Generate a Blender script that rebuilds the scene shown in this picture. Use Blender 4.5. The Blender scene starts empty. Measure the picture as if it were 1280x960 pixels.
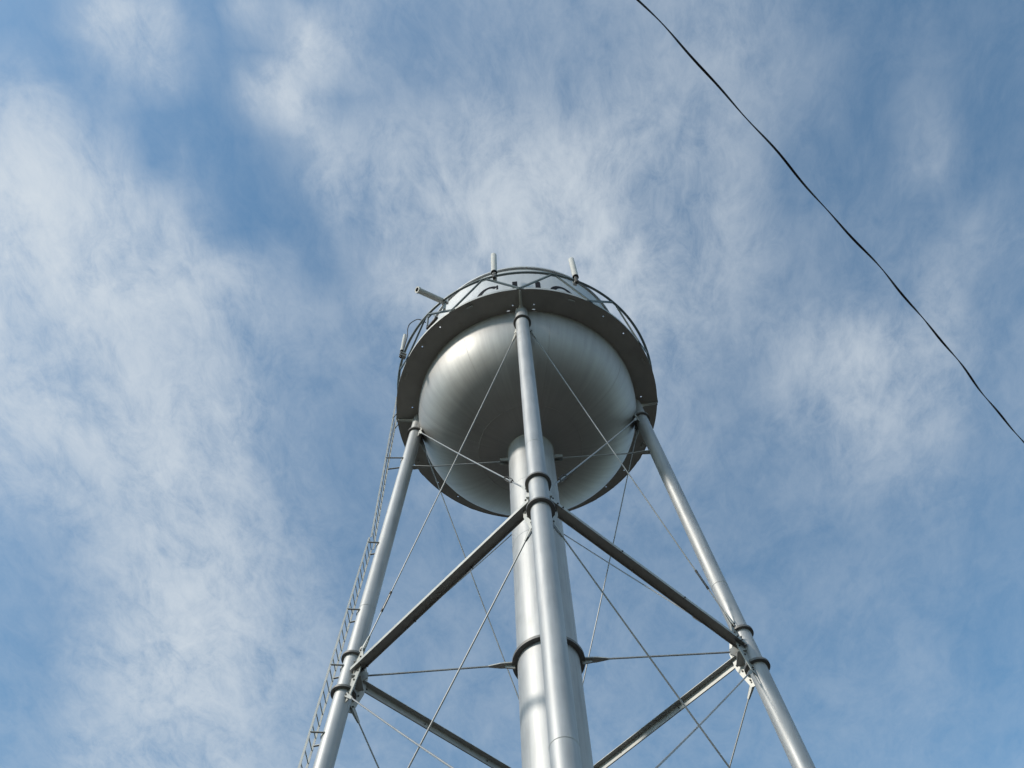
import bpy, bmesh, math, random
import numpy as np
from mathutils import Vector, Matrix
random.seed(7)
R = math.radians
scene = bpy.context.scene
EYE = 1.6                                   # eye height above the ground

# ------------------------------------------------------------------ camera
FPX = 1140.41
PITCH, YAW, ROLL, DIST = 1.0986175, -0.0307359, -0.0580946, 14.2285
CAM = Vector((0, -DIST, EYE))
_fw = Vector((math.sin(YAW)*math.cos(PITCH), math.cos(YAW)*math.cos(PITCH), math.sin(PITCH)))
_rt = Vector((math.cos(YAW), -math.sin(YAW), 0)); _up = _rt.cross(_fw)
RT = math.cos(ROLL)*_rt + math.sin(ROLL)*_up
UP = -math.sin(ROLL)*_rt + math.cos(ROLL)*_up
FW = _fw
cd = bpy.data.cameras.new('camera'); cam = bpy.data.objects.new('camera', cd)
scene.collection.objects.link(cam)
cam.matrix_world = Matrix(((RT.x, UP.x, -FW.x, CAM.x), (RT.y, UP.y, -FW.y, CAM.y), (RT.z, UP.z, -FW.z, CAM.z), (0, 0, 0, 1)))
cd.sensor_width = 36; cd.lens = FPX/1280*36; cd.clip_start = 0.1; cd.clip_end = 8000
scene.camera = cam

# ------------------------------------------------------------------ sun, sky, exposure
SUN_AZ, SUN_EL = R(232), R(33)              # bearing clockwise from +Y
sun_dir = Vector((math.sin(SUN_AZ)*math.cos(SUN_EL), math.cos(SUN_AZ)*math.cos(SUN_EL), math.sin(SUN_EL)))
sl = bpy.data.lights.new('sun', 'SUN'); sl.energy = 2.0; sl.angle = R(6.0); sl.color = (1, 0.93, 0.82)
so = bpy.data.objects.new('sun', sl); scene.collection.objects.link(so)
so.rotation_euler = sun_dir.to_track_quat('Z', 'Y').to_euler(); so.location = (-20, -30, 40)
scene.view_settings.view_transform = 'Standard'; scene.view_settings.look = 'None'
scene.view_settings.gamma = 1; scene.view_settings.use_curve_mapping = False
scene.view_settings.exposure = 0.70
scene.cycles.use_denoising = True
scene.cycles.use_adaptive_sampling = True; scene.cycles.adaptive_threshold = 0.015; scene.cycles.adaptive_min_samples = 8
scene.cycles.max_bounces = 6

world = bpy.data.worlds.new('World'); scene.world = world; world.use_nodes = True
wt = world.node_tree; wt.nodes.clear()
def N(tree, kind, **kw):
    n = tree.nodes.new(kind)
    for k, v in kw.items(): setattr(n, k, v)
    return n
def link(tree, a, b): tree.links.new(a, b)
def wmath(op, a, b=None, clamp=False):
    n = N(wt, 'ShaderNodeMath', operation=op, use_clamp=clamp)
    for i, v in enumerate((a, b)):
        if v is None: continue
        if isinstance(v, (int, float)): n.inputs[i].default_value = v
        else: link(wt, v, n.inputs[i])
    return n.outputs[0]
def wmap(v, lo, hi, a=0.0, b=1.0, kind='SMOOTHSTEP'):
    n = N(wt, 'ShaderNodeMapRange', interpolation_type=kind)
    link(wt, v, n.inputs['Value'])
    for k, x in (('From Min', lo), ('From Max', hi), ('To Min', a), ('To Max', b)): n.inputs[k].default_value = x
    return n.outputs['Result']

# the clouds lie in one high flat layer: a direction (x, y, z) meets it at (x/z, y/z)
def layer_point(px, py):
    d = FW*FPX + RT*(px-640) - UP*(py-480)
    return np.array((d.x/d.z, d.y/d.z))
tc = N(wt, 'ShaderNodeTexCoord'); sep = N(wt, 'ShaderNodeSeparateXYZ'); link(wt, tc.outputs['Generated'], sep.inputs[0])
zc = wmath('MAXIMUM', sep.outputs['Z'], 0.06)
comb = N(wt, 'ShaderNodeCombineXYZ')
link(wt, wmath('DIVIDE', sep.outputs['X'], zc), comb.inputs[0]); link(wt, wmath('DIVIDE', sep.outputs['Y'], zc), comb.inputs[1])
LP = comb.outputs[0]
def wnoise(scale, detail, rough, dist=0.0, off=(0, 0, 0), stretch=(1, 1), rot=0.0, src=None):
    m = N(wt, 'ShaderNodeMapping'); link(wt, src or LP, m.inputs[0])
    m.inputs['Location'].default_value = off; m.inputs['Rotation'].default_value = (0, 0, rot); m.inputs['Scale'].default_value = (stretch[0], stretch[1], 1)
    n = N(wt, 'ShaderNodeTexNoise'); link(wt, m.outputs[0], n.inputs['Vector'])
    n.inputs['Scale'].default_value = scale; n.inputs['Detail'].default_value = detail
    n.inputs['Roughness'].default_value = rough; n.inputs['Distortion'].default_value = dist
    return n
# gentle warp so that the banks have ragged outlines
wn = wnoise(7.0, 4, 0.55, off=(3.1, 1.7, 0))
vs = N(wt, 'ShaderNodeVectorMath', operation='SUBTRACT'); link(wt, wn.outputs['Color'], vs.inputs[0]); vs.inputs[1].default_value = (0.5, 0.5, 0.5)
vm = N(wt, 'ShaderNodeVectorMath', operation='SCALE'); link(wt, vs.outputs[0], vm.inputs[0]); vm.inputs['Scale'].default_value = 0.07
va = N(wt, 'ShaderNodeVectorMath', operation='ADD'); link(wt, LP, va.inputs[0]); link(wt, vm.outputs[0], va.inputs[1])
WP = va.outputs[0]
# cover of the cloud layer over the town, read off on a coarse map (tenths), then set out in the layer's own plane
COVER = """
1 6.5 7 .5 4.5 4.5 2.5 3 3 3 3.5 4 2.8 1.5 1.5 .5
4 2.5 1.5 .5 6.8 3.5 3 3.5 3.5 4 4 4 2.5 1 2 .5
7.5 6 .9 .4 3.2 5 5 6.5 6.5 6 4.5 4 2 1.2 3.2 .8
8 7.8 5 .8 .8 3.5 5.5 7 7 7 5 4 2.2 2.5 1.2 2.5
7.5 7.5 7.2 5 3.8 3 5 6 6.5 6.5 5.5 4 2.5 2 4 1.8
6.5 6.5 6 5 3.2 2.6 3.2 5 5 5 4 3 4.6 6 4.2 2.6
6.8 6.5 6.8 6.2 2.6 2 2.4 4 4 4 3.2 2.4 3.6 5 4 2.2
4.5 5.2 6.8 6.2 3.2 1.8 2.5 3 3 3 3 2 2.5 3 3 1.8
2.6 4.5 6.8 6.4 4 1.8 2 2.5 2.5 2.5 2 2 2 2 2 1.5
1.8 4 6.8 6.8 4.5 2.8 2.5 2.5 2.5 2.5 2 2 2 2.2 2 1.3
1.8 4.5 7.2 6.8 4.5 3 2.5 2.5 2.5 2.5 2 2 2 2.2 2.2 1.3
2.4 4.5 6 5.5 4 3 2.5 2.5 2.5 2.5 2 1.8 1.8 2 2 1.3
"""
GRID = np.array([[float(v) for v in l.split()] for l in COVER.strip().splitlines()])/10
def cover_at(u, v):                            # u, v: point of the layer plane
    d = Vector((u, v, 1.0)); w = d.dot(FW)
    if w < 0.05: return 0.35
    px, py = 640+FPX*d.dot(RT)/w, 480-FPX*d.dot(UP)/w
    gx = min(max((px-40)/80, 0), 14.999); gy = min(max((py-40)/80, 0), 10.999); i, j = int(gx), int(gy); fx, fy = gx-i, gy-j
    fx, fy = fx*fx*(3-2*fx), fy*fy*(3-2*fy)
    c_ = (GRID[j, i]*(1-fx)+GRID[j, i+1]*fx)*(1-fy)+(GRID[j+1, i]*(1-fx)+GRID[j+1, i+1]*fx)*fy
    if px < 480:                               # sharp rim of the big bank
        dd_ = py-float(np.interp(px, BANK_X, BANK_Y)); k_ = min(max((480-px)/60, 0), 1)
        if dd_ < 0: c_ = c_*(1-k_)+k_*min(c_, 0.13)
        elif dd_ < 200: c_ = max(c_, 0.60*k_*min(max((440-px)/160, 0), 1)*min(dd_/25, 1)*min((200-dd_)/120, 1))
    for (qx, qy, la, lb, ang, amp) in TUFTS:
        ca, sa = math.cos(R(ang)), math.sin(R(ang)); ex, ey = px-qx, py-qy
        c_ += 0.85*amp*math.exp(-((ex*ca+ey*sa)/la)**2-((-ex*sa+ey*ca)/lb)**2)
    return c_
BANK_X = (-200, 0, 60, 110, 160, 215, 250, 300, 350, 430, 480)
BANK_Y = (40, 78, 95, 150, 192, 235, 278, 305, 322, 345, 380)
TUFTS = [(155, 22, 62, 48, 70, 0.62), (192, 62, 48, 32, 40, 0.32), (118, 66, 30, 20, 60, 0.15), (376, 96, 72, 33, -52, 0.62), (328, 112, 40, 26, 20, 0.32), (402, 40, 55, 38, -60, 0.35),
         (412, 186, 60, 42, 60, 0.40), (412, 245, 55, 26, 80, 0.28), (312, 12, 34, 24, 60, 0.42), (352, 18, 34, 22, 10, 0.22), (150, 168, 34, 16, 70, 0.22), (232, 205, 60, 18, 55, 0.18), (262, 250, 50, 20, 50, 0.18),
         (285, 130, 40, 20, 60, 0.12), (1150, 190, 120, 24, -58, 0.06), (1235, 300, 45, 12, -22, 0.10), (1180, 370, 60, 22, -55, 0.04)]
sepw = N(wt, 'ShaderNodeSeparateXYZ'); link(wt, WP, sepw.inputs[0])
U0, U1, V0, V1, NR, NC = -0.95, 0.95, -0.08, 1.40, 33, 31
def cover_depth(u, v):
    c_ = max(0.0, (cover_at(u, v)-0.12)*1.16); return -math.log(1-min(c_, 0.85))/(1.45*0.75)/2.0
def wvec(op, a_, b_=None):
    n = N(wt, 'ShaderNodeVectorMath', operation=op)
    for i_, x_ in enumerate((a_, b_)):
        if x_ is None: continue
        if isinstance(x_, tuple): n.inputs[i_].default_value = x_
        else: link(wt, x_, n.inputs[i_])
    return n.outputs['Value'] if op == 'DOT_PRODUCT' else n.outputs['Vector']
right = wmath('GREATER_THAN', sepw.outputs['X'], 0.0)
vr = wmath('MULTIPLY', wmap(sepw.outputs['Y'], V0, V1, 0, 1, 'LINEAR'), NR-1)
halves = [(U0, 0.0, wmap(sepw.outputs['X'], U0, 0.0, 0, 1, 'LINEAR')), (0.0, U1, wmap(sepw.outputs['X'], 0.0, U1, 0, 1, 'LINEAR'))]
sums = [None, None]
for j in range(0, NR, 3):                      # three rows of the map ride in the three channels of one ramp
    w3 = wvec('MAXIMUM', wvec('SUBTRACT', (1.0, 1.0, 1.0), wvec('ABSOLUTE', wvec('SUBTRACT', vr, (j, j+1.0, j+2.0)))), (0.0, 0.0, 0.0))
    for h_, (ua, ub, us) in enumerate(halves):
        rp = N(wt, 'ShaderNodeValToRGB'); cr = rp.color_ramp; cr.interpolation = 'LINEAR'
        while len(cr.elements) < NC: cr.elements.new(0.5)
        for i in range(NC):
            cr.elements[i].position = i/(NC-1)
            cr.elements[i].color = tuple(cover_depth(ua+(ub-ua)*i/(NC-1), V0+(V1-V0)*(j+q)/(NR-1)) for q in range(3))+(1,)
        link(wt, us, rp.inputs[0])
        s = wvec('DOT_PRODUCT', rp.outputs[0], w3)
        sums[h_] = s if sums[h_] is None else wmath('ADD', sums[h_], s)
acc = wmath('ADD', wmath('MULTIPLY', sums[0], wmath('SUBTRACT', 1.0, right)), wmath('MULTIPLY', sums[1], right))
acc = wmath('MULTIPLY', acc, 2.0)
# beyond the map the same kind of sky goes on
wide = wnoise(1.6, 5, 0.55, off=(5.3, 2.2, 0))
cen = layer_point(640, 480)
dv = N(wt, 'ShaderNodeVectorMath', operation='DISTANCE'); link(wt, LP, dv.inputs[0]); dv.inputs[1].default_value = (cen[0], cen[1], 0)
far = wmap(dv.outputs['Value'], 1.0, 1.4)
acc = wmath('ADD', wmath('MULTIPLY', acc, wmath('SUBTRACT', 1.0, far)), wmath('MULTIPLY', far, wmap(wide.outputs['Fac'], 0.38, 0.72, 0.05, 0.9)))
n1 = wnoise(11.0, 11, 0.66, 0.45, off=(1.3, 4.4, 0), stretch=(1, 0.7), rot=R(35))
n2 = wnoise(38.0, 8, 0.72, 0.7, off=(7.3, 0.4, 0), stretch=(1, 0.6), rot=R(-25))
t1 = wmap(n1.outputs['Fac'], 0.30, 0.70, 0, 1, 'SMOOTHSTEP')
t2 = wmap(n2.outputs['Fac'], 0.30, 0.70, 0, 1, 'LINEAR')
tex = wmath('ADD', wmath('ADD', wmath('MULTIPLY', t1, 0.60), wmath('MULTIPLY', t2, 0.38)), 0.27)          # mean about 0.75
# thin veil is smooth, thick cloud is ragged
tex = wmath('ADD', 0.75, wmath('MULTIPLY', wmath('SUBTRACT', tex, 0.75), wmap(acc, 0.02, 0.50, 0.60, 1.0)))
dens = wmath('MULTIPLY', acc, tex)
edge = wmath('MULTIPLY', wmath('SUBTRACT', tex, 0.76), 0.20)
dens = wmath('MAXIMUM', wmath('ADD', wmath('ADD', dens, edge), 0.035), 0.0)
alpha = wmath('SUBTRACT', 1.0, wmath('POWER', 2.71828, wmath('MULTIPLY', dens, -1.2)))
sky = N(wt, 'ShaderNodeTexSky', sky_type='NISHITA', sun_disc=False, sun_elevation=SUN_EL, sun_rotation=SUN_AZ)
sky.altitude = 200; sky.air_density = 1.0; sky.dust_density = 0.5; sky.ozone_density = 1.0
tint = N(wt, 'ShaderNodeMix', data_type='RGBA', blend_type='MULTIPLY'); tint.inputs[0].default_value = 1; link(wt, sky.outputs[0], tint.inputs[6]); tint.inputs[7].default_value = (0.84, 1.04, 1.0, 1)
mix = N(wt, 'ShaderNodeMix', data_type='RGBA'); link(wt, alpha, mix.inputs[0]); link(wt, tint.outputs[2], mix.inputs[6]); mix.inputs[7].default_value = (3.60, 3.90, 4.15, 1)
bg = N(wt, 'ShaderNodeBackground'); link(wt, mix.outputs[2], bg.inputs[0]); bg.inputs[1].default_value = 0.12
wo = N(wt, 'ShaderNodeOutputWorld'); link(wt, bg.outputs[0], wo.inputs[0])

# ------------------------------------------------------------------ materials
def mat(name, col, rough=0.5, metal=0.0, var=0.12, scale=3.0, streak=0.0, bump=0.0, stain=None, drips=0.0, spec=0.5):
    m = bpy.data.materials.new(name); m.use_nodes = True; t = m.node_tree
    b = t.nodes['Principled BSDF']; b.inputs['Metallic'].default_value = metal
    tcn = N(t, 'ShaderNodeTexCoord')
    geo = N(t, 'ShaderNodeNewGeometry'); pos = geo.outputs['Position']
    nz = N(t, 'ShaderNodeTexNoise'); link(t, pos, nz.inputs['Vector']); nz.inputs['Scale'].default_value = scale; nz.inputs['Detail'].default_value = 6; nz.inputs['Roughness'].default_value = 0.6
    mr = N(t, 'ShaderNodeMapRange'); link(t, nz.outputs['Fac'], mr.inputs[0]); mr.inputs[1].default_value = 0.3; mr.inputs[2].default_value = 0.7; mr.inputs[3].default_value = 1-var; mr.inputs[4].default_value = 1+var*0.6
    val = mr.outputs[0]
    if streak:                                # run-down marks: noise drawn out along the vertical, wrapped round the axis
        sp = N(t, 'ShaderNodeSeparateXYZ'); link(t, pos, sp.inputs[0])
        at = N(t, 'ShaderNodeMath', operation='ARCTAN2'); link(t, sp.outputs['Y'], at.inputs[0]); link(t, sp.outputs['X'], at.inputs[1])
        mu = N(t, 'ShaderNodeMath', operation='MULTIPLY'); link(t, at.outputs[0], mu.inputs[0]); mu.inputs[1].default_value = 14
        zz = N(t, 'ShaderNodeMath', operation='MULTIPLY'); link(t, sp.outputs['Z'], zz.inputs[0]); zz.inputs[1].default_value = 0.35
        cb = N(t, 'ShaderNodeCombineXYZ'); link(t, mu.outputs[0], cb.inputs[0]); link(t, zz.outputs[0], cb.inputs[1])
        sn = N(t, 'ShaderNodeTexNoise'); link(t, cb.outputs[0], sn.inputs['Vector']); sn.inputs['Scale'].default_value = 1.6; sn.inputs['Detail'].default_value = 5; sn.inputs['Roughness'].default_value = 0.65
        sm = N(t, 'ShaderNodeMapRange'); link(t, sn.outputs['Fac'], sm.inputs[0]); sm.inputs[1].default_value = 0.35; sm.inputs[2].default_value = 0.65; sm.inputs[3].default_value = 1-streak; sm.inputs[4].default_value = 1.0
        mm = N(t, 'ShaderNodeMath', operation='MULTIPLY'); link(t, val, mm.inputs[0]); link(t, sm.outputs[0], mm.inputs[1]); val = mm.outputs[0]
    if drips:                                 # fine runs of dirt down upright members
        mp = N(t, 'ShaderNodeMapping'); link(t, pos, mp.inputs[0]); mp.inputs['Scale'].default_value = (9, 9, 0.45)
        dn_ = N(t, 'ShaderNodeTexNoise'); link(t, mp.outputs[0], dn_.inputs['Vector']); dn_.inputs['Scale'].default_value = 1.0; dn_.inputs['Detail'].default_value = 5; dn_.inputs['Roughness'].default_value = 0.6
        dm = N(t, 'ShaderNodeMapRange'); link(t, dn_.outputs['Fac'], dm.inputs[0]); dm.inputs[1].default_value = 0.42; dm.inputs[2].default_value = 0.68; dm.inputs[3].default_value = 1.0; dm.inputs[4].default_value = 1-drips
        mm2 = N(t, 'ShaderNodeMath', operation='MULTIPLY'); link(t, val, mm2.inputs[0]); link(t, dm.outputs[0], mm2.inputs[1]); val = mm2.outputs[0]
    b.inputs['Specular IOR Level'].default_value = spec
    mc = N(t, 'ShaderNodeMix', data_type='RGBA', blend_type='MULTIPLY'); mc.inputs[0].default_value = 1; mc.inputs[6].default_value = (*col, 1); link(t, val, mc.inputs[7])
    out = mc.outputs[2]
    if stain:
        s2 = N(t, 'ShaderNodeTexNoise'); link(t, pos, s2.inputs['Vector']); s2.inputs['Scale'].default_value = 2.3; s2.inputs['Detail'].default_value = 8; s2.inputs['Roughness'].default_value = 0.7
        sr = N(t, 'ShaderNodeMapRange'); link(t, s2.outputs['Fac'], sr.inputs[0]); sr.inputs[1].default_value = 0.62; sr.inputs[2].default_value = 0.75; sr.inputs[3].default_value = 0; sr.inputs[4].default_value = 0.5
        ms = N(t, 'ShaderNodeMix', data_type='RGBA'); link(t, sr.outputs[0], ms.inputs[0]); link(t, out, ms.inputs[6]); ms.inputs[7].default_value = (*stain, 1); out = ms.outputs[2]
    link(t, out, b.inputs['Base Color'])
    rr = N(t, 'ShaderNodeMapRange'); link(t, nz.outputs['Fac'], rr.inputs[0]); rr.inputs[1].default_value = 0.25; rr.inputs[2].default_value = 0.75; rr.inputs[3].default_value = rough-0.06; rr.inputs[4].default_value = rough+0.07
    link(t, rr.outputs[0], b.inputs['Roughness'])
    if bump:
        bp = N(t, 'ShaderNodeBump'); bp.inputs['Strength'].default_value = bump; bp.inputs['Distance'].default_value = 0.03; link(t, nz.outputs['Fac'], bp.inputs['Height']); link(t, bp.outputs[0], b.inputs['Normal'])
    return m
M_TANK = mat('aluminium_paint_tank', (0.41, 0.402, 0.394), 0.55, 0.62, 0.10, 0.9, streak=0.13, bump=0.14, stain=(0.31, 0.29, 0.26))
M_SEAM = mat('weld_seam_paint', (0.30, 0.29, 0.275), 0.7, 0.3, 0.2, 2.0)
M_SHELL = mat('pale_tank_paint', (0.52, 0.53, 0.54), 0.5, 0.25, 0.06, 1.5, streak=0.08)
M_PIPE = mat('aluminium_paint_pipe', (0.41, 0.415, 0.42), 0.55, 0.52, 0.10, 1.6, drips=0.16, bump=0.05, stain=(0.36, 0.35, 0.32))
M_STEEL = mat('aluminium_paint_steel', (0.42, 0.42, 0.40), 0.52, 0.45, 0.12, 4.0, stain=(0.20, 0.16, 0.12))
M_COLLAR = mat('shaded_rusty_collar_steel', (0.17, 0.165, 0.16), 0.55, 0.4, 0.15, 5.0, stain=(0.12, 0.09, 0.07))  # base colour darkened to carry the collars' underside shade; the stain is rust
M_DECK = mat('deck_underside_paint', (0.40, 0.39, 0.365), 0.6, 0.3, 0.12, 2.0, stain=(0.27, 0.23, 0.18))
M_RAIL = mat('green_grey_rail_paint', (0.12, 0.145, 0.15), 0.5, 0.2, 0.15, 5.0)
M_ROD = mat('weathered_rod', (0.30, 0.305, 0.31), 0.5, 0.4, 0.12, 6.0)
M_DARK = mat('dark_fitting', (0.06, 0.055, 0.05), 0.6, 0.3, 0.2, 8.0)
M_LETTER = mat('black_letter_paint', (0.010, 0.011, 0.016), 0.85, 0.0, 0.1, 6.0, spec=0.15)
M_ANT = mat('pale_fibreglass', (0.50, 0.49, 0.46), 0.55, 0.0, 0.08, 6.0)
M_CABLE = mat('black_cable_sheath', (0.012, 0.012, 0.014), 0.6, 0.0, 0.2, 20.0)
M_CONC = mat('concrete', (0.36, 0.34, 0.31), 0.85, 0.0, 0.2, 5.0, bump=0.3)
M_GROUND = mat('asphalt_and_gravel', (0.045, 0.038, 0.030), 0.9, 0.0, 0.4, 0.7, bump=0.4)

# ------------------------------------------------------------------ mesh helpers
C = scene.collection
def link_obj(name, me, m=None, parent=None):
    o = bpy.data.objects.new(name, me); C.objects.link(o)
    if parent is not None: o.parent = parent
    if m is not None and me is not None and not me.materials: me.materials.append(m)
    return o
def finish(bm, name, m, parent=None, smooth=True, angle=35):
    bmesh.ops.recalc_face_normals(bm, faces=bm.faces)
    me = bpy.data.meshes.new(name); bm.to_mesh(me); bm.free()
    if smooth:
        me.shade_smooth(); me.set_sharp_from_angle(angle=R(angle))
    return link_obj(name, me, m, parent)
def frame_of(d, ref=None):
    d = Vector(d).normalized(); ref = Vector(ref) if ref is not None else (Vector((0, 0, 1)) if abs(d.z) < 0.9 else Vector((1, 0, 0)))
    a = d.cross(ref).normalized(); return a, a.cross(d).normalized()
def add_tube(bm, pts, rad, seg=10, cap=True):
    pts = [Vector(p) for p in pts]; rads = rad if isinstance(rad, (list, tuple)) else [rad]*len(pts)
    rings = []; pa = None
    for i, p in enumerate(pts):
        d = (pts[min(i+1, len(pts)-1)]-pts[max(i-1, 0)]).normalized()
        if pa is None: a, b = frame_of(d)
        else: a = (pa-d*pa.dot(d)).normalized(); b = d.cross(a)*-1; b = a.cross(d)
        pa = a
        rings.append([bm.verts.new(p+rads[i]*(math.cos(2*math.pi*k/seg)*a+math.sin(2*math.pi*k/seg)*b)) for k in range(seg)])
    for r0, r1 in zip(rings, rings[1:]):
        for k in range(seg): bm.faces.new((r0[k], r0[(k+1) % seg], r1[(k+1) % seg], r1[k]))
    if cap: bm.faces.new(rings[0]); bm.faces.new(rings[-1])
def add_prism(bm, poly, n, thick):
    n = Vector(n).normalized()*thick/2
    a = [bm.verts.new(Vector(p)-n) for p in poly]; b = [bm.verts.new(Vector(p)+n) for p in poly]
    bm.faces.new(a); bm.faces.new(b)
    for i in range(len(poly)): bm.faces.new((a[i], a[(i+1) % len(poly)], b[(i+1) % len(poly)], b[i]))
def add_bar(bm, p, q, w, h, ref=(0, 0, 1)):
    p, q = Vector(p), Vector(q); d = (q-p).normalized(); a, b = frame_of(d, ref)
    add_prism(bm, [p+a*w/2+b*h/2, p-a*w/2+b*h/2, p-a*w/2-b*h/2, p+a*w/2-b*h/2], d, 0.0) if False else None
    vs0 = [bm.verts.new(p+a*s*w/2+b*t*h/2) for s, t in ((1, 1), (-1, 1), (-1, -1), (1, -1))]
    vs1 = [bm.verts.new(q+a*s*w/2+b*t*h/2) for s, t in ((1, 1), (-1, 1), (-1, -1), (1, -1))]
    bm.faces.new(vs0); bm.faces.new(vs1)
    for i in range(4): bm.faces.new((vs0[i], vs0[(i+1) % 4], vs1[(i+1) % 4], vs1[i]))
def add_lathe(bm, prof, origin=(0, 0, 0), axis=(0, 0, 1), seg=96, closed=False):
    o = Vector(origin); ax = Vector(axis).normalized(); a, b = frame_of(ax)
    rings = []
    for r, z in prof:
        if r < 1e-6: rings.append([bm.verts.new(o+ax*z)])
        else: rings.append([bm.verts.new(o+ax*z+r*(math.cos(2*math.pi*k/seg)*a+math.sin(2*math.pi*k/seg)*b)) for k in range(seg)])
    pairs = list(zip(rings, rings[1:])) + ([(rings[-1], rings[0])] if closed else [])
    for r0, r1 in pairs:
        for k in range(seg):
            j = (k+1) % seg
            f = [r0[k], r0[j], r1[j], r1[k]] if len(r0) > 1 and len(r1) > 1 else ([r0[0], r1[j], r1[k]] if len(r0) == 1 else [r0[k], r0[j], r1[0]])
            bm.faces.new(f)
def tube(name, pts, rad, m, parent=None, seg=10):
    bm = bmesh.new(); add_tube(bm, pts, rad, seg); return finish(bm, name, m, parent)
def lathe(name, prof, m, parent=None, origin=(0, 0, 0), axis=(0, 0, 1), seg=96, closed=False, angle=35):
    bm = bmesh.new(); add_lathe(bm, prof, origin, axis, seg, closed); return finish(bm, name, m, parent, angle=angle)
def bar(name, p, q, w, h, m, parent=None, ref=(0, 0, 1)):
    bm = bmesh.new(); add_bar(bm, p, q, w, h, ref); return finish(bm, name, m, parent, smooth=False)
def prism(name, poly, n, thick, m, parent=None):
    bm = bmesh.new(); add_prism(bm, poly, n, thick); return finish(bm, name, m, parent, smooth=False)
def empty(name, loc=(0, 0, 0), parent=None):
    o = bpy.data.objects.new(name, None); C.objects.link(o); o.location = loc; o.empty_display_size = 0.3
    if parent is not None: o.parent = parent
    return o
def tag(o, label, cat, group=None):
    o['label'] = label; o['category'] = cat
    if group: o['group'] = group
    return o

# ------------------------------------------------------------------ ground
bm = bmesh.new()
rings = [0, 4, 10, 25, 60, 150, 400, 1000, 2500]
add_lathe(bm, [(r, 0.0) for r in rings], seg=48)
g = finish(bm, 'ground', M_GROUND); g['kind'] = 'structure'

# ------------------------------------------------------------------ water tower: measures (heights above the ground)
HB = 25.872+EYE              # balcony floor underside
RT_, RB = 3.49, 4.20         # tank and balcony radius
BOWL, NB = 2.65, 2.42            # bowl depth and the power of its flattened oval
RISER = 0.67
PHI = 0.02213
LEG_R = 0.195
R0, SLOPE = 5.3582+0.073*EYE, 0.0730
AZ = [R(a)+PHI for a in (-90, 180, 0, 90)]         # near, left, right, back
def legp(i, z, out=0.0):
    r = R0-SLOPE*z+out
    return Vector((r*math.cos(AZ[i]), r*math.sin(AZ[i]), z))
ZU, ZL, ZT = 15.13+EYE, 14.13+EYE, 24.84+EYE       # collar heights
ZG = 14.62+EYE                                     # strut ring
ZG2 = 6.5+EYE
def polar(r, az, z): return Vector((r*math.cos(az), r*math.sin(az), z))

tower = tag(empty('water_tower'), 'tall silver water tower on four tubular legs with thick central riser', 'water tower')

# tank: shell and roof on top, bowl below
SH = HB+3.75
tank = lathe('tank', [(RT_, HB-0.02), (RT_, SH), (RT_+0.07, SH), (RT_+0.07, SH+0.10), (RT_-0.02, SH+0.12)]+
             [(RT_*math.cos(t)*0.99, SH+0.12+1.5*math.sin(t)) for t in np.linspace(0.06, math.pi/2-1e-9, 10)][:-1]+[(0, SH+1.62)], M_SHELL, tower, seg=128)
prof = [(RT_, HB+0.06)]+[(RT_*math.cos(t)**(2/NB), HB-BOWL*math.sin(t)**(2/NB)) for t in [math.pi/2*(k/64)**1.4 for k in range(64)] if RT_*math.cos(t)**(2/NB) > RISER*0.8]
bowl = lathe('tank_bowl', prof, M_TANK, tower, seg=160)
def bowl_z(r): return HB-BOWL*max(0, 1-(r/RT_)**NB)**(1/NB)
# weld seams of the bowl: meridians and the crown plate's ring
for k in range(8):
    a = AZ[0]+R(14)+k*math.pi/4
    pts = [polar(r, a, bowl_z(r)+0.004) for r in [RT_*math.cos(t) for t in np.linspace(0.16, 1.10, 26)]]
    tube('weld_seam', pts, 0.006, M_SEAM, bowl, 6)
rc = 1.55
bm = bmesh.new(); add_lathe(bm, [(rc-0.012, bowl_z(rc)+0.006), (rc, bowl_z(rc)-0.006), (rc+0.012, bowl_z(rc)+0.006)], seg=96); finish(bm, 'weld_seam', M_SEAM, bowl)
# lettering on the shell: only the upper edge of the word clears the balcony
def letter(strips, az, name):
    bm = bmesh.new()
    for quad in strips:                       # quads in metres: (s, h)
        vsl = [polar(RT_+0.006, az+s/RT_, h) for s, h in quad]
        bm.faces.new([bm.verts.new(v) for v in vsl])
    r = bmesh.ops.extrude_face_region(bm, geom=list(bm.faces))
    for v in r['geom']:
        if isinstance(v, bmesh.types.BMVert): v.co -= Vector((v.co.x, v.co.y, 0)).normalized()*0.004
    return finish(bm, name, M_LETTER, tank, smooth=False)
LT, LH = HB+2.57, 1.45
def rect(s0, s1, h0, h1, n=4): return [((s0+(s1-s0)*i/n, h0), (s0+(s1-s0)*(i+1)/n, h0), (s0+(s1-s0)*(i+1)/n, h1), (s0+(s1-s0)*i/n, h1)) for i in range(n)]
def oval(a0, a1, n=40, w=0.46, st=0.19):
    q = []
    for i in range(n):
        t0, t1 = R(a0+(a1-a0)*i/n), R(a0+(a1-a0)*(i+1)/n); c = LT-LH/2
        e = lambda t, k: ((w-st*k)*math.cos(t), c+(LH/2-0.16*k)*math.sin(t))
        q.append((e(t0, 0), e(t1, 0), e(t1, 1), e(t0, 1)))
    return q
letter(oval(48, 312)+rect(0.26, 0.32, LT-0.42, LT-0.06, 1), R(-105.2), 'letter')
letter(rect(-0.46, -0.295, LT-LH, LT)+rect(0.295, 0.46, LT-LH, LT)+rect(-0.295, 0.295, LT-LH/2-0.09, LT-LH/2+0.09, 6), R(-84.6), 'letter')
letter(oval(0, 360, 48), R(-64.6), 'letter')

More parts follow.
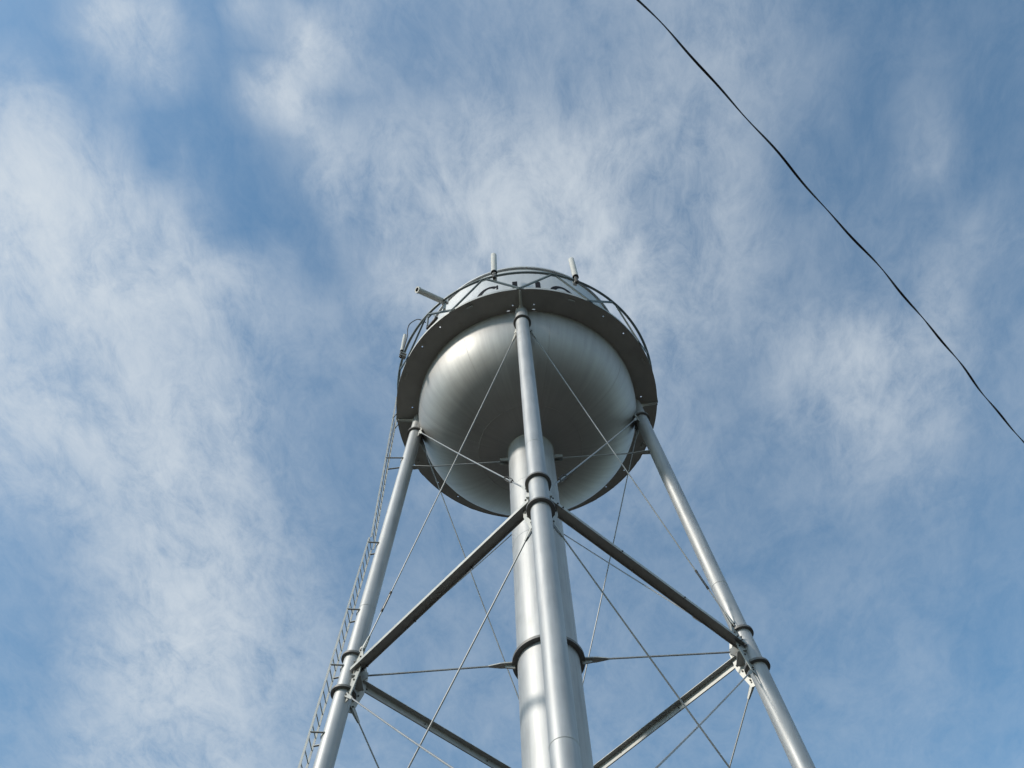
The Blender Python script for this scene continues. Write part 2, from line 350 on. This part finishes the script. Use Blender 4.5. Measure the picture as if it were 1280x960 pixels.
# riser
riser = lathe('riser', [(RISER+0.25, 0), (RISER+0.25, 0.25), (RISER, 0.25), (RISER, bowl_z(RISER)+0.25)], M_PIPE, tower, seg=72)
for z in (3.4, 7.2, 11.3, 20.2, 22.6):
    lathe('weld_seam', [(RISER-0.004, z-0.02), (RISER+0.006, z), (RISER-0.004, z+0.02)], M_PIPE, riser, seg=72)
lathe('flange', [(RISER-0.004, bowl_z(RISER)-0.04), (RISER+0.012, bowl_z(RISER)-0.015), (RISER+0.03, bowl_z(RISER)+0.03)], M_PIPE, riser, seg=72)
ZR = 14.66+EYE
lathe('collar', [(RISER-0.01, ZR-0.035), (RISER+0.115, ZR-0.035), (RISER+0.115, ZR+0.035), (RISER-0.01, ZR+0.035)], M_COLLAR, riser, seg=72)

# balcony: ring-shaped floor with drain holes, edge lip, brackets under it
def ring_floor():
    bm = bmesh.new(); n = 144; radii = [RT_-0.01, 3.60, 3.80, 3.92, 4.12, RB]
    holes = {}
    for i in range(4):
        for da, band in ((-5, 1), (5, 1), (-5.6, 0), (5.6, 0), (38, 3), (-38, 3)):
            if band == 0 and i != 0: continue
            k = int(round((math.degrees(AZ[i])+da)/2.5)) % n
            holes[(k, band)] = True
    def V(r, k, z): return polar(r, 2*math.pi*k/n, z)
    for z in (HB, HB+0.02):
        for k in range(n):
            for b in range(len(radii)-1):
                r0, r1 = radii[b], radii[b+1]
                quad = [V(r0, k-0.5, z), V(r1, k-0.5, z), V(r1, k+0.5, z), V(r0, k+0.5, z)]
                if (k, b) in holes:
                    c = sum(quad, Vector())/4; rad = 0.026
                    er = (quad[1]-quad[0]).normalized(); et = (quad[3]-quad[0]).normalized()
                    oc = [c+rad*(er*math.cos(t)+et*math.sin(t)) for t in [R(-135+45*j) for j in range(8)]]   # starts at the corner quad[0]
                    mids = [(quad[j]+quad[(j+1) % 4])/2 for j in range(4)]
                    ka, kt = (0.7, 2.3) if b == 0 else (1, 1)
                    oc = [c+rad*(er*ka*Vector((x, y)).normalized().x+et*kt*Vector((x, y)).normalized().y) for x, y in ((-1, -1), (0, -1), (1, -1), (1, 0), (1, 1), (0, 1), (-1, 1), (-1, 0))]
                    loop = [quad[0], mids[0], quad[1], mids[1], quad[2], mids[2], quad[3], mids[3]]
                    ov = [bm.verts.new(v) for v in loop]; iv = [bm.verts.new(v) for v in oc]
                    for j in range(8): bm.faces.new((ov[j], ov[(j+1) % 8], iv[(j+1) % 8], iv[j]))
                else: bm.faces.new([bm.verts.new(v) for v in quad])
    bmesh.ops.remove_doubles(bm, verts=bm.verts, dist=0.0008)
    return finish(bm, 'balcony_floor', M_DECK, tower, smooth=False)
floor = ring_floor()
lathe('edge_lip', [(RB-0.004, HB-0.012), (RB+0.012, HB-0.012), (RB+0.012, HB+0.11), (RB-0.004, HB+0.11)], M_STEEL, floor, seg=144, closed=True)
for i in range(4):
    a = AZ[i]; rad = Vector((math.cos(a), math.sin(a), 0)); tan = Vector((-rad.y, rad.x, 0))
    p0 = polar(3.62, a, HB-0.16); p1 = polar(RB-0.02, a, HB-0.045)
    bm = bmesh.new(); add_tube(bm, [p0-rad*0.1-Vector((0, 0, 0.12)), p0, p0+rad*0.14+Vector((0, 0, 0.04)), p1], [0.10, 0.085, 0.045, 0.036], 10); finish(bm, 'outrigger_bracket', M_STEEL, floor)
    for s in (-1, 1):
        a2 = a+s*R(22.5); t2 = Vector((-math.sin(a2), math.cos(a2), 0)); c = polar(4.05, a2, HB-0.05)
        bm = bmesh.new(); add_bar(bm, c-t2*0.10, c+t2*0.10, 0.05, 0.085); finish(bm, 'clip_plate', M_STEEL, floor, smooth=False)

# handrail: hoop and zigzag bracing
RR, HR = 4.26, HB+1.30
bm = bmesh.new(); add_lathe(bm, [(RR+0.042*math.cos(t), HR+0.042*math.sin(t)) for t in [2*math.pi*j/10 for j in range(10)]], seg=144, closed=True)
handrail = finish(bm, 'handrail_hoop', M_RAIL, tower)
for k in range(12):
    a = AZ[0]+k*R(30); b = polar(RB+0.02, a, HB+0.05)
    for s in (-1, 1):
        t = polar(RR-0.01, a+s*R(14.0), HR-0.02)
        bm = bmesh.new(); add_bar(bm, b+(t-b)*0.0, t, 0.055, 0.055, ref=polar(1, a, 0)); finish(bm, 'diagonal_brace', M_RAIL, handrail, smooth=False)
    bar('gusset', polar(RB+0.02, a-R(1.4), HB+0.07), polar(RB+0.02, a+R(1.4), HB+0.07), 0.015, 0.14, M_RAIL, handrail)
    bar('gusset', polar(RR-0.012, a+R(13.2), HR-0.06), polar(RR-0.012, a+R(16.8), HR-0.06), 0.015, 0.11, M_RAIL, handrail)

# legs
def gusset_poly(i, j, pts, shift=0.0):
    """points (u along the face towards leg j, z) at leg i"""
    u = (legp(j, ZG)-legp(i, ZG)); u.z = 0; u.normalize()
    return [legp(i, z)+u*uu for uu, z in pts], u.cross(Vector((0, 0, 1)))
NEI = {0: (1, 2), 1: (0, 3), 2: (0, 3), 3: (1, 2)}
LEGS = []
for i in range(4):
    lg = tube('leg', [legp(i, 0.3), legp(i, ZG), legp(i, HB-0.03)], LEG_R, M_PIPE, tower, 36)
    LEGS.append(lg)
    ax = (legp(i, HB)-legp(i, 0)).normalized()
    for z, ro in ((ZT, 0.262), (ZU, 0.262), (ZL, 0.275), (ZG2+0.5, 0.262), (ZG2-0.5, 0.275)):
        lathe('collar', [(LEG_R-0.01, -0.026), (ro, -0.026), (ro, 0.026), (LEG_R-0.01, 0.026)], M_COLLAR, lg, legp(i, z), ax, 48)
    for z in (3.9, 9.84, 18.3):
        lathe('weld_seam', [(LEG_R-0.003, -0.014), (LEG_R+0.006, 0), (LEG_R-0.003, 0.014)], M_PIPE, lg, legp(i, z), ax, 36)
    bm = bmesh.new(); add_lathe(bm, [(0, 0), (0.62, 0), (0.55, 0.28), (0, 0.28)], legp(i, 0.0), (0, 0, 1), 8); finish(bm, 'concrete_footing', M_CONC, lg, smooth=False)
    lathe('base_plate', [(0, 0.28), (0.36, 0.28), (0.36, 0.32), (0, 0.32)], M_STEEL, lg, legp(i, 0), (0, 0, 1), 24)
    for j in NEI[i]:
        for zc in (ZG, ZG2):
            poly, n = gusset_poly(i, j, [(0.15, zc+0.72), (0.27, zc+0.70), (0.46, zc+0.25), (0.46, zc-0.22), (0.30, zc-0.82), (0.17, zc-0.86)])
            gp = prism('gusset_plate', poly, n, 0.022, M_STEEL, lg)
            if zc == ZG:
                u = (legp(j, ZG)-legp(i, ZG)); u.z = 0; u.normalize()
                for uu, dz in ((0.36, 0.30), (0.40, 0.12), (0.40, -0.13), (0.33, -0.34), (0.28, 0.55), (0.25, -0.66)):
                    c = legp(i, zc+dz)+u*uu
                    tube('bolt', [c-n*0.035, c+n*0.035], 0.021, M_DARK, lg, 6)
        poly, n = gusset_poly(i, j, [(0.12, ZT+0.22), (0.24, ZT+0.10), (0.36, ZT-0.16), (0.30, ZT-0.30), (0.15, ZT-0.42)])
        prism('gusset_plate', poly, n, 0.022, M_STEEL, lg)
    inw = -Vector((math.cos(AZ[i]), math.sin(AZ[i]), 0))
    tanv = Vector((-inw.y, inw.x, 0))
    c = legp(i, ZG)
    prism('tie_lug', [c+inw*0.15+Vector((0, 0, 0.25)), c+inw*0.42+Vector((0, 0, 0.07)), c+inw*0.42-Vector((0, 0, 0.07)), c+inw*0.15-Vector((0, 0, 0.25))], tanv, 0.03, M_STEEL, lg)
    for dz in (-0.2, 0.2):                       # seat plates closing the joint box on the inner side
        prism('seat_plate', [c+inw*0.12+tanv*0.26+Vector((0, 0, dz)), c+inw*0.32+tanv*0.20+Vector((0, 0, dz)), c+inw*0.32-tanv*0.20+Vector((0, 0, dz)), c+inw*0.12-tanv*0.26+Vector((0, 0, dz))], (0, 0, 1), 0.018, M_STEEL, lg)

# struts: rolled sections laid with the web flat, flanges upright
def strut(i, j, z, back):
    p, q = legp(i, z), legp(j, z); d = (q-p).normalized(); p = p+d*0.20; q = q-d*0.20
    n = d.cross(Vector((0, 0, 1))).normalized(); up = Vector((0, 0, 1)); W, F, T = 0.115, 0.105, 0.008
    inn = -1 if n.dot(p+q) > 0 else 1                     # side of the section that faces the riser
    if back:                                               # angle: top leg inwards, upright leg outside, small lip
        sec = [(0.05, 0.075), (-0.085, 0.075), (-0.085, 0.061), (0.034, 0.061), (0.034, -0.095), (0.062, -0.095), (0.062, -0.081), (0.05, -0.081)]
        sec = [(x*-inn, y) for x, y in sec]
    else:                                                  # shallow channel, open side down
        W, F, T = 0.105, 0.042, 0.007
        sec = [(-W-T, -F), (-W+T, -F), (-W+T, F-2*T), (W-T, F-2*T), (W-T, -F), (W+T, -F), (W+T, F), (-W-T, F)]
    bm = bmesh.new()
    a = [bm.verts.new(p+n*x+up*y) for x, y in sec]; b = [bm.verts.new(q+n*x+up*y) for x, y in sec]
    for k in range(len(sec)): bm.faces.new((a[k], a[(k+1) % len(sec)], b[(k+1) % len(sec)], b[k]))
    bm.faces.new(a); bm.faces.new(b)
    s = finish(bm, 'strut', M_STEEL, tower, smooth=False)
    for t in (0.03, 0.055, 0.945, 0.97, 0.34, 0.66):
        c = p+(q-p)*t+(n*0.05*-inn if back else n*0.105); c.z -= 0.01
        tube('bolt', [c-n*0.03, c+n*0.03], 0.018, M_DARK, s, 6)
FACES = [(0, 1), (0, 2), (1, 3), (2, 3)]
for (i, j) in FACES:
    strut(i, j, ZG, j == 3); strut(i, j, ZG2, j == 3)

# brace rods, with fork ends and a turnbuckle near the lower end
def fork(p, d, nrm, parent, L=0.34):
    bm = bmesh.new(); side = d.cross(nrm).normalized()
    for s in (-1, 1):
        o = nrm*s*0.026
        add_prism(bm, [p-d*0.05+side*0.045+o, p+d*0.10+side*0.04+o, p+d*L+side*0.022+o*0.5, p+d*L-side*0.022+o*0.5, p+d*0.10-side*0.04+o, p-d*0.05-side*0.045+o], nrm, 0.012)
    finish(bm, 'fork_end', M_STEEL, parent, smooth=False)
    tube('pin', [p-nrm*0.05, p+nrm*0.05], 0.02, M_DARK, parent, 8)
def rod(name, p, q, nrm, off, turn=True, r=0.0165):
    p, q = p+nrm*off, q+nrm*off; d = (q-p).normalized(); L = (q-p).length
    pts = [p+d*(0.25+(L-0.5)*k/8)-Vector((0, 0, 0.04*math.sin(math.pi*k/8))) for k in range(9)]
    o = tube(name, pts, r, M_ROD, tower, 8)
    fork(p, d, nrm, o); fork(q, -d, nrm, o)
    if turn:                                   # q is the lower end
        c = q-d*1.25; side = d.cross(nrm).normalized()
        bm = bmesh.new()
        for s in (-1, 1): add_tube(bm, [c-d*0.24+side*s*0.022, c-d*0.17+side*s*0.044, c+d*0.17+side*s*0.044, c+d*0.24+side*s*0.022], 0.011, 6)
        add_tube(bm, [c-d*0.27, c-d*0.20], 0.030, 8); add_tube(bm, [c+d*0.20, c+d*0.27], 0.030, 8)
        finish(bm, 'turnbuckle', M_DARK, o)
    return o
def face_dirs(i, j):
    u = legp(j, ZG)-legp(i, ZG); u.z = 0; u.normalize(); return u, u.cross(Vector((0, 0, 1)))
for (i, j) in FACES:
    u, n = face_dirs(i, j)
    for (a, b, uu, off) in ((i, j, u, 0.03), (j, i, -u, -0.03)):
        rod('brace_rod', legp(a, ZT-0.28)+uu*0.30, legp(b, ZG+0.60)-uu*0.28, n, off)
        rod('brace_rod', legp(a, ZG-0.72)+uu*0.25, legp(b, ZG2+0.60)-uu*0.28, n, off)
        rod('brace_rod', legp(a, ZG2-0.72)+uu*0.25, legp(b, 0.75)-uu*0.20, n, off)
# horizontal ties from the riser to the legs, at strut height and under the bowl
ZTIE = 22.88+EYE
for i in range(4):
    o_ = Vector((math.cos(AZ[i]), math.sin(AZ[i]), 0)); tn = Vector((-o_.y, o_.x, 0)); up = Vector((0, 0, 1))
    a = polar(RISER+0.10, AZ[i], ZR); b = legp(i, ZG)-o_*0.40
    t = tube('tie_rod', [a+o_*0.42, b], 0.020, M_ROD, tower, 8)
    prism('tie_plate', [a+tn*0.085, a+o_*0.26+tn*0.075, a+o_*0.52+tn*0.022, a+o_*0.52-tn*0.022, a+o_*0.26-tn*0.075, a-tn*0.085], up, 0.026, M_STEEL, t)
    prism('tie_lug', [a+up*0.10-o_*0.05, a+o_*0.16+up*0.06, a+o_*0.16-up*0.08, a-up*0.12-o_*0.05], tn, 0.03, M_STEEL, t)
    a = polar(RISER, AZ[i], ZTIE); b = legp(i, ZTIE)-o_*0.18
    t = tube('tie_rod', [a+o_*0.10, b], 0.020, M_ROD, tower, 8)
    bm = bmesh.new()
    for s in (-1, 1): add_prism(bm, [a-o_*0.04+tn*s*0.07-up*0.085, a+o_*0.25+tn*s*0.07-up*0.06, a+o_*0.25+tn*s*0.07+up*0.06, a-o_*0.04+tn*s*0.07+up*0.085], tn, 0.02)
    add_prism(bm, [a+o_*0.05+up*0.07+tn*0.06, a+o_*0.24+up*0.06+tn*0.06, a+o_*0.24+up*0.06-tn*0.06, a+o_*0.05+up*0.07-tn*0.06], up, 0.016)
    finish(bm, 'tie_bracket', M_STEEL, t, smooth=False)
    prism('tie_plate', [b+tn*0.07+o_*0.06, b-o_*0.20+tn*0.06, b-o_*0.52+tn*0.02, b-o_*0.52-tn*0.02, b-o_*0.20-tn*0.06, b-tn*0.07+o_*0.06], up, 0.024, M_STEEL, t)

# ladder up the left leg; its top run stands clear of the leg and reaches the balcony
ladder = empty('ladder', (0, 0, 0), tower)
tl = Vector((-math.sin(AZ[1]), math.cos(AZ[1]), 0))
ZK = 19.3+EYE
def lad(z):
    return legp(1, z, 0.40) if z < ZK else polar(4.30, AZ[1], z)
HW = 0.20
for s in (-1, 1):
    for z0, z1 in ((2.4, ZK-0.01), (ZK+0.01, HB+1.2)):
        bar('ladder_rail', lad(z0)+tl*s*HW, lad(z1)+tl*s*HW, 0.045, 0.012, M_STEEL, ladder, ref=tl)
rb = bmesh.new(); add_tube(rb, [-tl*HW, tl*HW], 0.0125, 6); rung0 = finish(rb, 'rung', M_STEEL, ladder)
z = 2.6; first = True
while z < HB+0.05:
    o = rung0 if first else rung0.copy()
    if not first: C.objects.link(o); o.parent = ladder
    o.location = lad(z); first = False; z += 0.305
for z in (4.5, 7.0, 9.0, 11.1, 13.0, 14.81, 16.57, 19.1, 23.2):
    z += EYE
    for s in (-1, 1):
        e = lad(z)+tl*s*HW; c = legp(1, z)
        e2 = legp(1, z, 0.12)+tl*s*0.16
        bar('standoff', e, e2, 0.045, 0.012, M_STEEL, ladder)
    bm = bmesh.new()
    w = [legp(1, z, 0.12)+tl*0.17, legp(1, z, 0.2)+tl*0.08, legp(1, z, 0.21), legp(1, z, 0.2)-tl*0.08, legp(1, z, 0.12)-tl*0.17]
    for p, q in zip(w, w[1:]): add_bar(bm, p, q, 0.012, 0.05)
    finish(bm, 'strap', M_STEEL, ladder, smooth=False)
for s in (-1, 1):
    bar('standoff', polar(4.30, AZ[1], HB-0.25)+tl*s*HW, polar(4.21, AZ[1], HB+0.03)+tl*s*HW, 0.04, 0.012, M_STEEL, ladder)

# ------------------------------------------------------------------ antennas on the balcony rail
def antenna(name, az, r, z0, z1, rad, label, lean=(0, 0)):
    e = tag(empty(name, polar(r, az, z0)), label, 'antenna', 'antennas on the balcony rail')
    top = Vector((lean[0], lean[1], z1-z0))
    bm = bmesh.new(); add_tube(bm, [(0, 0, 0.06), Vector((0, 0, 0.06)).lerp(top, 0.5), top*0.985, top], [rad, rad, rad, rad*0.82], 20); finish(bm, 'radome', M_ANT, e)
    bm = bmesh.new(); add_tube(bm, [(0, 0, -0.42), (0, 0, 0.06)], rad*0.55, 12); add_tube(bm, [(0, 0, 0.02), (0, 0, 0.07)], rad*1.04, 16); finish(bm, 'mast_stub', M_DARK, e)
    o_ = Vector((math.cos(az), math.sin(az), 0))
    bm = bmesh.new()
    for dz in (-0.12, -0.30): add_bar(bm, Vector((0, 0, dz))-o_*0.16, Vector((0, 0, dz))+o_*0.05, 0.12, 0.035)
    finish(bm, 'clamp', M_STEEL, e, smooth=False)
    return e
antenna('panel_antenna', R(-98.9), RR+0.06, HR+0.12, HR+1.85, 0.098, 'pale upright tube antenna on rail, nearest the slanted pipe')
antenna('panel_antenna', R(-63.9), RR+0.06, HR+0.12, HR+1.85, 0.098, 'pale tube antenna on rail, rightmost of those above the tank')
e = antenna('panel_antenna', R(-148), 4.45, HB+0.25, HB+1.55, 0.055, 'slim grey tube antenna outside rail at the ladder side')

# slanted pipe with an open dark end
base = polar(4.15, R(-124), HR+0.10); tip = base+Vector((-0.78, -0.70, -0.50))
pp = tag(empty('slanted_pipe', base), 'grey slanted pipe with open dark end poking out over balcony rail', 'pipe')
d = (tip-base); dn = d.normalized()
bm = bmesh.new(); add_lathe(bm, [(0.068, d.length-0.002), (0.112, d.length), (0.112, d.length-0.07), (0.096, d.length-0.08), (0.096, 0), (0.0, 0)], (0, 0, 0), dn, 24); finish(bm, 'barrel', M_ANT, pp)
lathe('dark_end', [(0, d.length-0.05), (0.07, d.length-0.05), (0.07, d.length-0.004)], M_DARK, pp, (0, 0, 0), dn, 24)
bm = bmesh.new(); add_tube(bm, [(0, 0, -0.62), (0, 0, 0.05)], 0.045, 10); add_bar(bm, (-0.1, 0.02, 0), (0.1, -0.02, 0), 0.1, 0.22); finish(bm, 'mount', M_STEEL, pp)

# open frame of dark bars standing on the balcony, and the lead that runs from the slim antenna to the rail
fr = tag(empty('equipment_frame', polar(4.05, R(-133.5), HB+0.02)), 'small dark open frame on balcony behind the rail, left of slanted pipe', 'frame')
fo = fr.location.copy()
def fp(az, z): return polar(4.05, R(az), HB+z)-fo
for n_, a_, b_, w_ in (('bottom_bar', (-137, 0.95), (-129.9, 1.0), 0.085), ('upright', (-137, 0.95), (-137.5, 1.92), 0.045), ('top_bar', (-137.5, 1.92), (-134.3, 1.86), 0.05),
                       ('side_bar', (-134.3, 1.86), (-129.9, 1.0), 0.05), ('post', (-131.2, 0.0), (-131.2, 1.0), 0.04), ('post', (-136.2, 0.0), (-136.2, 0.98), 0.04)):
    bar(n_, fp(*a_), fp(*b_), w_, w_, M_RAIL if n_ != 'bottom_bar' else M_DARK, fr)
ctrl = [polar(4.42, R(-147.6), HB+0.3), polar(4.40, R(-146.3), HB+1.2), polar(4.4, R(-147.8), HB+2.01), polar(4.4, R(-146.7), HB+2.24), polar(4.4, R(-142.6), HB+1.88), polar(4.36, R(-137.9), HB+1.42), polar(4.10, R(-136.6), HB+1.30)]
pts = []
for k in range(len(ctrl)-1):
    p0, p1, p2, p3 = ctrl[max(k-1, 0)], ctrl[k], ctrl[k+1], ctrl[min(k+2, len(ctrl)-1)]
    for q in range(6):
        t = q/6; pts.append(0.5*((2*p1)+(p2-p0)*t+(2*p0-5*p1+4*p2-p3)*t*t+(3*p1-p0-3*p2+p3)*t**3))
tag(tube('antenna_lead', pts, 0.017, M_CABLE, None, 6), 'thin dark lead looping from slim antenna over the balcony rail', 'cable')

# ------------------------------------------------------------------ twisted service cable overhead
def atz(px, py, z):
    d = FW*FPX + RT*(px-640) - UP*(py-480); return CAM+d*((z-CAM.z)/d.z)
PX = [(797, 0), (866, 73), (933, 146), (982.5, 204), (1029, 257), (1082, 318), (1134, 379), (1198, 455), (1280, 554)]
A, B = atz(*PX[0], 6+EYE), atz(*PX[-1], 6+EYE); L = (B-A).length; dd = (B-A)/L; mid = (A+B)/2
lat = Vector((0, 0, 1)).cross(dd)
def cable_at(t):                               # sagging span with a slight sideways set
    s = t/(L/2); tt = max(-6, min(6, t)); zz = 0.03*(tt*tt-(L/2)**2)+(abs(t)-abs(tt))*0.03*2*6*0.6
    side = 0.030*(1-s*s) if abs(s) < 1 else -0.06*(abs(s)-1)
    side += 0.006*math.sin(t*2.7)+0.004*math.sin(t*5.9+1)+0.003*math.sin(t*11.3)
    return mid+dd*t-lat*side+Vector((0, 0, zz))
bm = bmesh.new(); prev = None; seg = 10; t = -14.0; tw = 0.0; k = 0
while t < 14.01:
    c = cable_at(t); d_ = (cable_at(t+0.01)-cable_at(t-0.01)).normalized(); a, b = frame_of(d_)
    tw += 0.04*(5.2+1.6*math.sin(t*1.3))
    a2 = a*math.cos(tw)+b*math.sin(tw); b2 = -a*math.sin(tw)+b*math.cos(tw)
    ring = []
    for q in range(seg):
        th = 2*math.pi*q/seg; x, y = 0.0080*math.cos(th), 0.0050*math.sin(th)*(1-0.45*math.exp(-(math.cos(th)/0.35)**2))
        ring.append(bm.verts.new(c+a2*x+b2*y))
    if prev:
        for q in range(seg): bm.faces.new((prev[q], prev[(q+1) % seg], ring[(q+1) % seg], ring[q]))
    prev = ring; t += 0.04
tag(finish(bm, 'overhead_cable', M_CABLE), 'black twisted overhead cable crossing the sky diagonally', 'cable')
